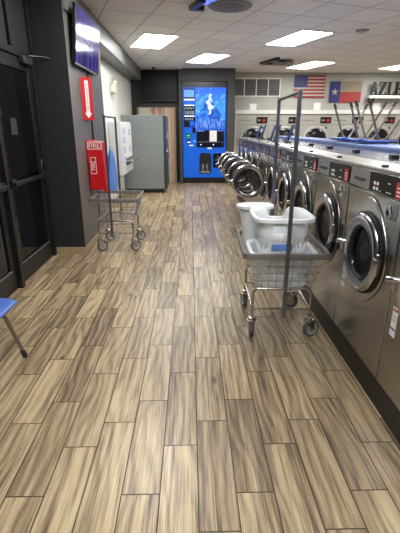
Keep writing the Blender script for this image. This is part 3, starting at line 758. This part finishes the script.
# ------------------------------------------------------------------ far wall: dryers, grille, flags, notices, letters
dl = ['first of the far wall, beside the vending machine surround', 'second from the vending machine surround', 'below the American flag', 'below the Texas flag, behind upturned chairs', 'below the black letters, behind the upturned chairs', 'beyond the letters, at the far wall corner']
def make_dryer():
    t = thing('tumble_dryer', '', 'tumble dryer', (1.712, 11.78, 0), 0, 'pale tumble dryers set in the far wall')
    MB().box(-.443, .443, 0, .76, .02, 1.785).build('body', M['dryer'], t, bevel=.008)
    MB().box(-.42, .42, -.006, .002, 1.50, 1.505).box(-.38, -.05, -.006, .002, 1.62, 1.632).build('panel_seam', M['darkgrey'], t)
    dp = MB().box(.12, .42, -.012, .002, 1.545, 1.71).build('display', M['display'], t, bevel=.004)
    MB().box(.29, .37, -.015, -.011, 1.58, 1.66).build('price_label', M['redlabel'], dp)
    MB().box(.15, .24, -.015, -.011, 1.60, 1.65).build('display_print', M['grille'], dp)
    d = MB().lathe([(0, .375), (.02, .375), (.035, .355), (.04, .32), (.025, .30), (.02, .295)], (.02, -.001, 1.11), (0, -1, 0), 48, cap=False).build('door', M['dryer'], t)
    MB().lathe([(.022, .30), (.045, .26), (.055, .15), (.058, .001)], (.02, -.001, 1.11), (0, -1, 0), 40, cap=False).build('glass', M['dglass'], d)
    MB().box(-.36, -.30, -.07, -.03, 1.03, 1.19).build('handle', M['chrome'], d, bevel=.008)
    MB().box(-.40, .40, -.006, .002, .62, .63).build('lower_seam', M['darkgrey'], t)
    MB().box(.27, .33, -.008, .002, 1.40, 1.46).build('start_button', M['lid'], t, bevel=.004)
    return t
dy = make_dryer()
for i in range(6):
    lab = 'pale tumble dryer ' + dl[i]
    o = dy if i == 0 else dup(dy, (1.712 + .893 * i, 11.78, 0), (0, 0, 0), lab)
    o['label'] = lab

t = thing('louvre_grille', 'wide four bay louvred air grille high on the far wall', 'air grille', (1.79, 11.8, 2.46))
W_, H_ = .66, .235
mb = MB().box(-W_, W_, -.03, 0, H_ - .03, H_).box(-W_, W_, -.03, 0, -H_, -H_ + .03).box(-W_, -W_ + .03, -.03, 0, -H_ + .03, H_ - .03).box(W_ - .03, W_, -.03, 0, -H_ + .03, H_ - .03)
for k in (-1, 0, 1): mb.box(k * .325 - .012, k * .325 + .012, -.028, 0, -H_ + .03, H_ - .03)
mb.build('frame', M['whitetrim'], t)
mb = MB()
for k in range(4):
    xa = -W_ + .035 + k * .325
    for j in range(9):
        z = -.19 + j * .045
        mb.box(xa, xa + .285, -.02, -.016, -.018, .018, Matrix.Translation((0, 0, z)) @ Matrix.Translation((0, -.018, 0)) @ Matrix.Rotation(.7, 4, 'X') @ Matrix.Translation((0, .018, 0)))
mb.build('louvres', M['grille'], t)
MB().box(-W_ + .03, W_ - .03, -.003, 0, -H_ + .03, H_ - .03).build('backing', M['black'], t)

def star(mb, cx_, cz, r, y):
    pts = []
    for k in range(10):
        a = PI / 2 + k * PI / 5; q = r if k % 2 == 0 else r * .4
        pts.append((cx_ + q * math.cos(a), y, cz + q * math.sin(a)))
    mb.poly(pts)
# American flag
t = MB(); fx0, fx1, fz0, fz1 = 2.81, 3.66, 2.205, 2.765; y0 = 11.765
t.mi = 0; t.box(fx0, fx1, y0 + .002, 11.8, fz0, fz1)
hs = (fz1 - fz0) / 13
for k in range(13):
    t.mi = 1 if k % 2 == 0 else 0
    z1_ = fz1 - k * hs; xa = fx0 + .36 if k < 7 else fx0
    t.box(xa, fx1, y0, y0 + .002, z1_ - hs, z1_)
t.mi = 2; t.box(fx0, fx0 + .36, y0 - .001, y0 + .002, fz1 - 7 * hs, fz1); t.mi = 0
for r in range(9):
    for c in range(6 if r % 2 == 0 else 5): star(t, fx0 + .03 + c * .06 + (.03 if r % 2 else 0), fz1 - .03 - r * .03, .011, y0 - .002)
tag(t.build('american_flag', [M['flagwhite'], M['flagred'], M['navy']], smooth=False), 'American stars and stripes flag board on the far wall', 'flag')
t = MB(); fx0, fx1, fz0, fz1 = 3.79, 4.665, 2.085, 2.615
t.mi = 3; t.box(fx0, fx1, y0 + .002, 11.8, fz0, fz1); t.box(fx0 + .29, fx1, y0, y0 + .002, (fz0 + fz1) / 2, fz1)
t.mi = 1; t.box(fx0 + .29, fx1, y0, y0 + .002, fz0, (fz0 + fz1) / 2)
t.mi = 2; t.box(fx0, fx0 + .29, y0, y0 + .002, fz0, fz1); t.mi = 0
star(t, fx0 + .145, (fz0 + fz1) / 2, .10, y0 - .002)
tag(t.build('texas_flag', [M['flagwhite'], M['txred'], M['navy'], mat('weathered_tan', (146, 134, 116), .7, var=.25, vs=9)], smooth=False), 'Texas lone star flag board on the far wall', 'flag')
for i, (x, z, l) in enumerate(((1.725, 1.945, 'white paper notice on the far wall below the louvred grille'), (3.495, 1.97, 'white paper notice on the far wall between the two flags'), (5.15, 1.97, 'white paper notice on the far wall under the letter shelf'))):
    tag(MB().box(x - .095, x + .095, 11.792, 11.799, z - .11, z + .11).build('wall_notice', M['paper']), l, 'notice', 'paper notices on the far wall')

t = thing('letter_shelf', 'narrow white shelf holding the black letters on the far wall', 'shelf', (5.75, 11.8, 2.255))
MB().box(-.93, .93, -.24, 0, -.07, 0).build('board', M['white'], t, bevel=.004)
for x in (-.78, .78): MB().prism([(x, 0, -.07), (x, -.18, -.07), (x, -.14, -.12), (x, 0, -.25)], (.03, 0, 0)).build('bracket', M['black'], t)
def letter(ch_, x, label):
    w_ = .195; h = .335; mb = MB(); T = .035; y0_, y1_ = -.02, .02
    def bx(a, b_, c, d): mb.box(a, b_, y0_, y1_, c, d)
    def st(p, q, w2):  # slanted stroke
        mb.prism([(p[0] - w2, y0_, p[1]), (p[0] + w2, y0_, p[1]), (q[0] + w2, y0_, q[1]), (q[0] - w2, y0_, q[1])], (0, y1_ - y0_, 0))
    if ch_ == 'A':
        st((.035, .0), (.095, h), .020); st((.172, .0), (.11, h), .034); bx(.06, .15, .10, .135); bx(-.005, .075, 0, .03); bx(.125, .22, 0, .022); bx(.07, .125, h - .012, h)
    if ch_ == 'Z':
        st((.04, .02), (.16, h - .02), .036); bx(.0, .20, 0, .03); bx(.0, .20, h - .03, h); bx(.0, .022, h - .08, h - .03); bx(.178, .20, .03, .09)
    if ch_ == 'L':
        bx(.025, .09, .02, h - .02); bx(0, .20, 0, .03); bx(0, .11, h - .024, h); bx(.178, .20, .03, .10)
    if ch_ == 'E':
        bx(.025, .09, .02, h - .02); bx(0, .20, 0, .03); bx(0, .20, h - .03, h); bx(.08, .15, .155, .18); bx(.178, .20, .03, .09); bx(.178, .20, h - .09, h - .03); bx(.13, .15, .135, .20)
    o = mb.build('sign_letter', M['letter'], bevel=.002); o.location = (x, 11.62, 2.256); tag(o, label, 'letter', 'black letters on the shelf')
for c, x in zip('AZLE', (4.84, 5.075, 5.30, 5.50)): letter(c, x, 'black serif capital letter %s standing on the white shelf' % c)
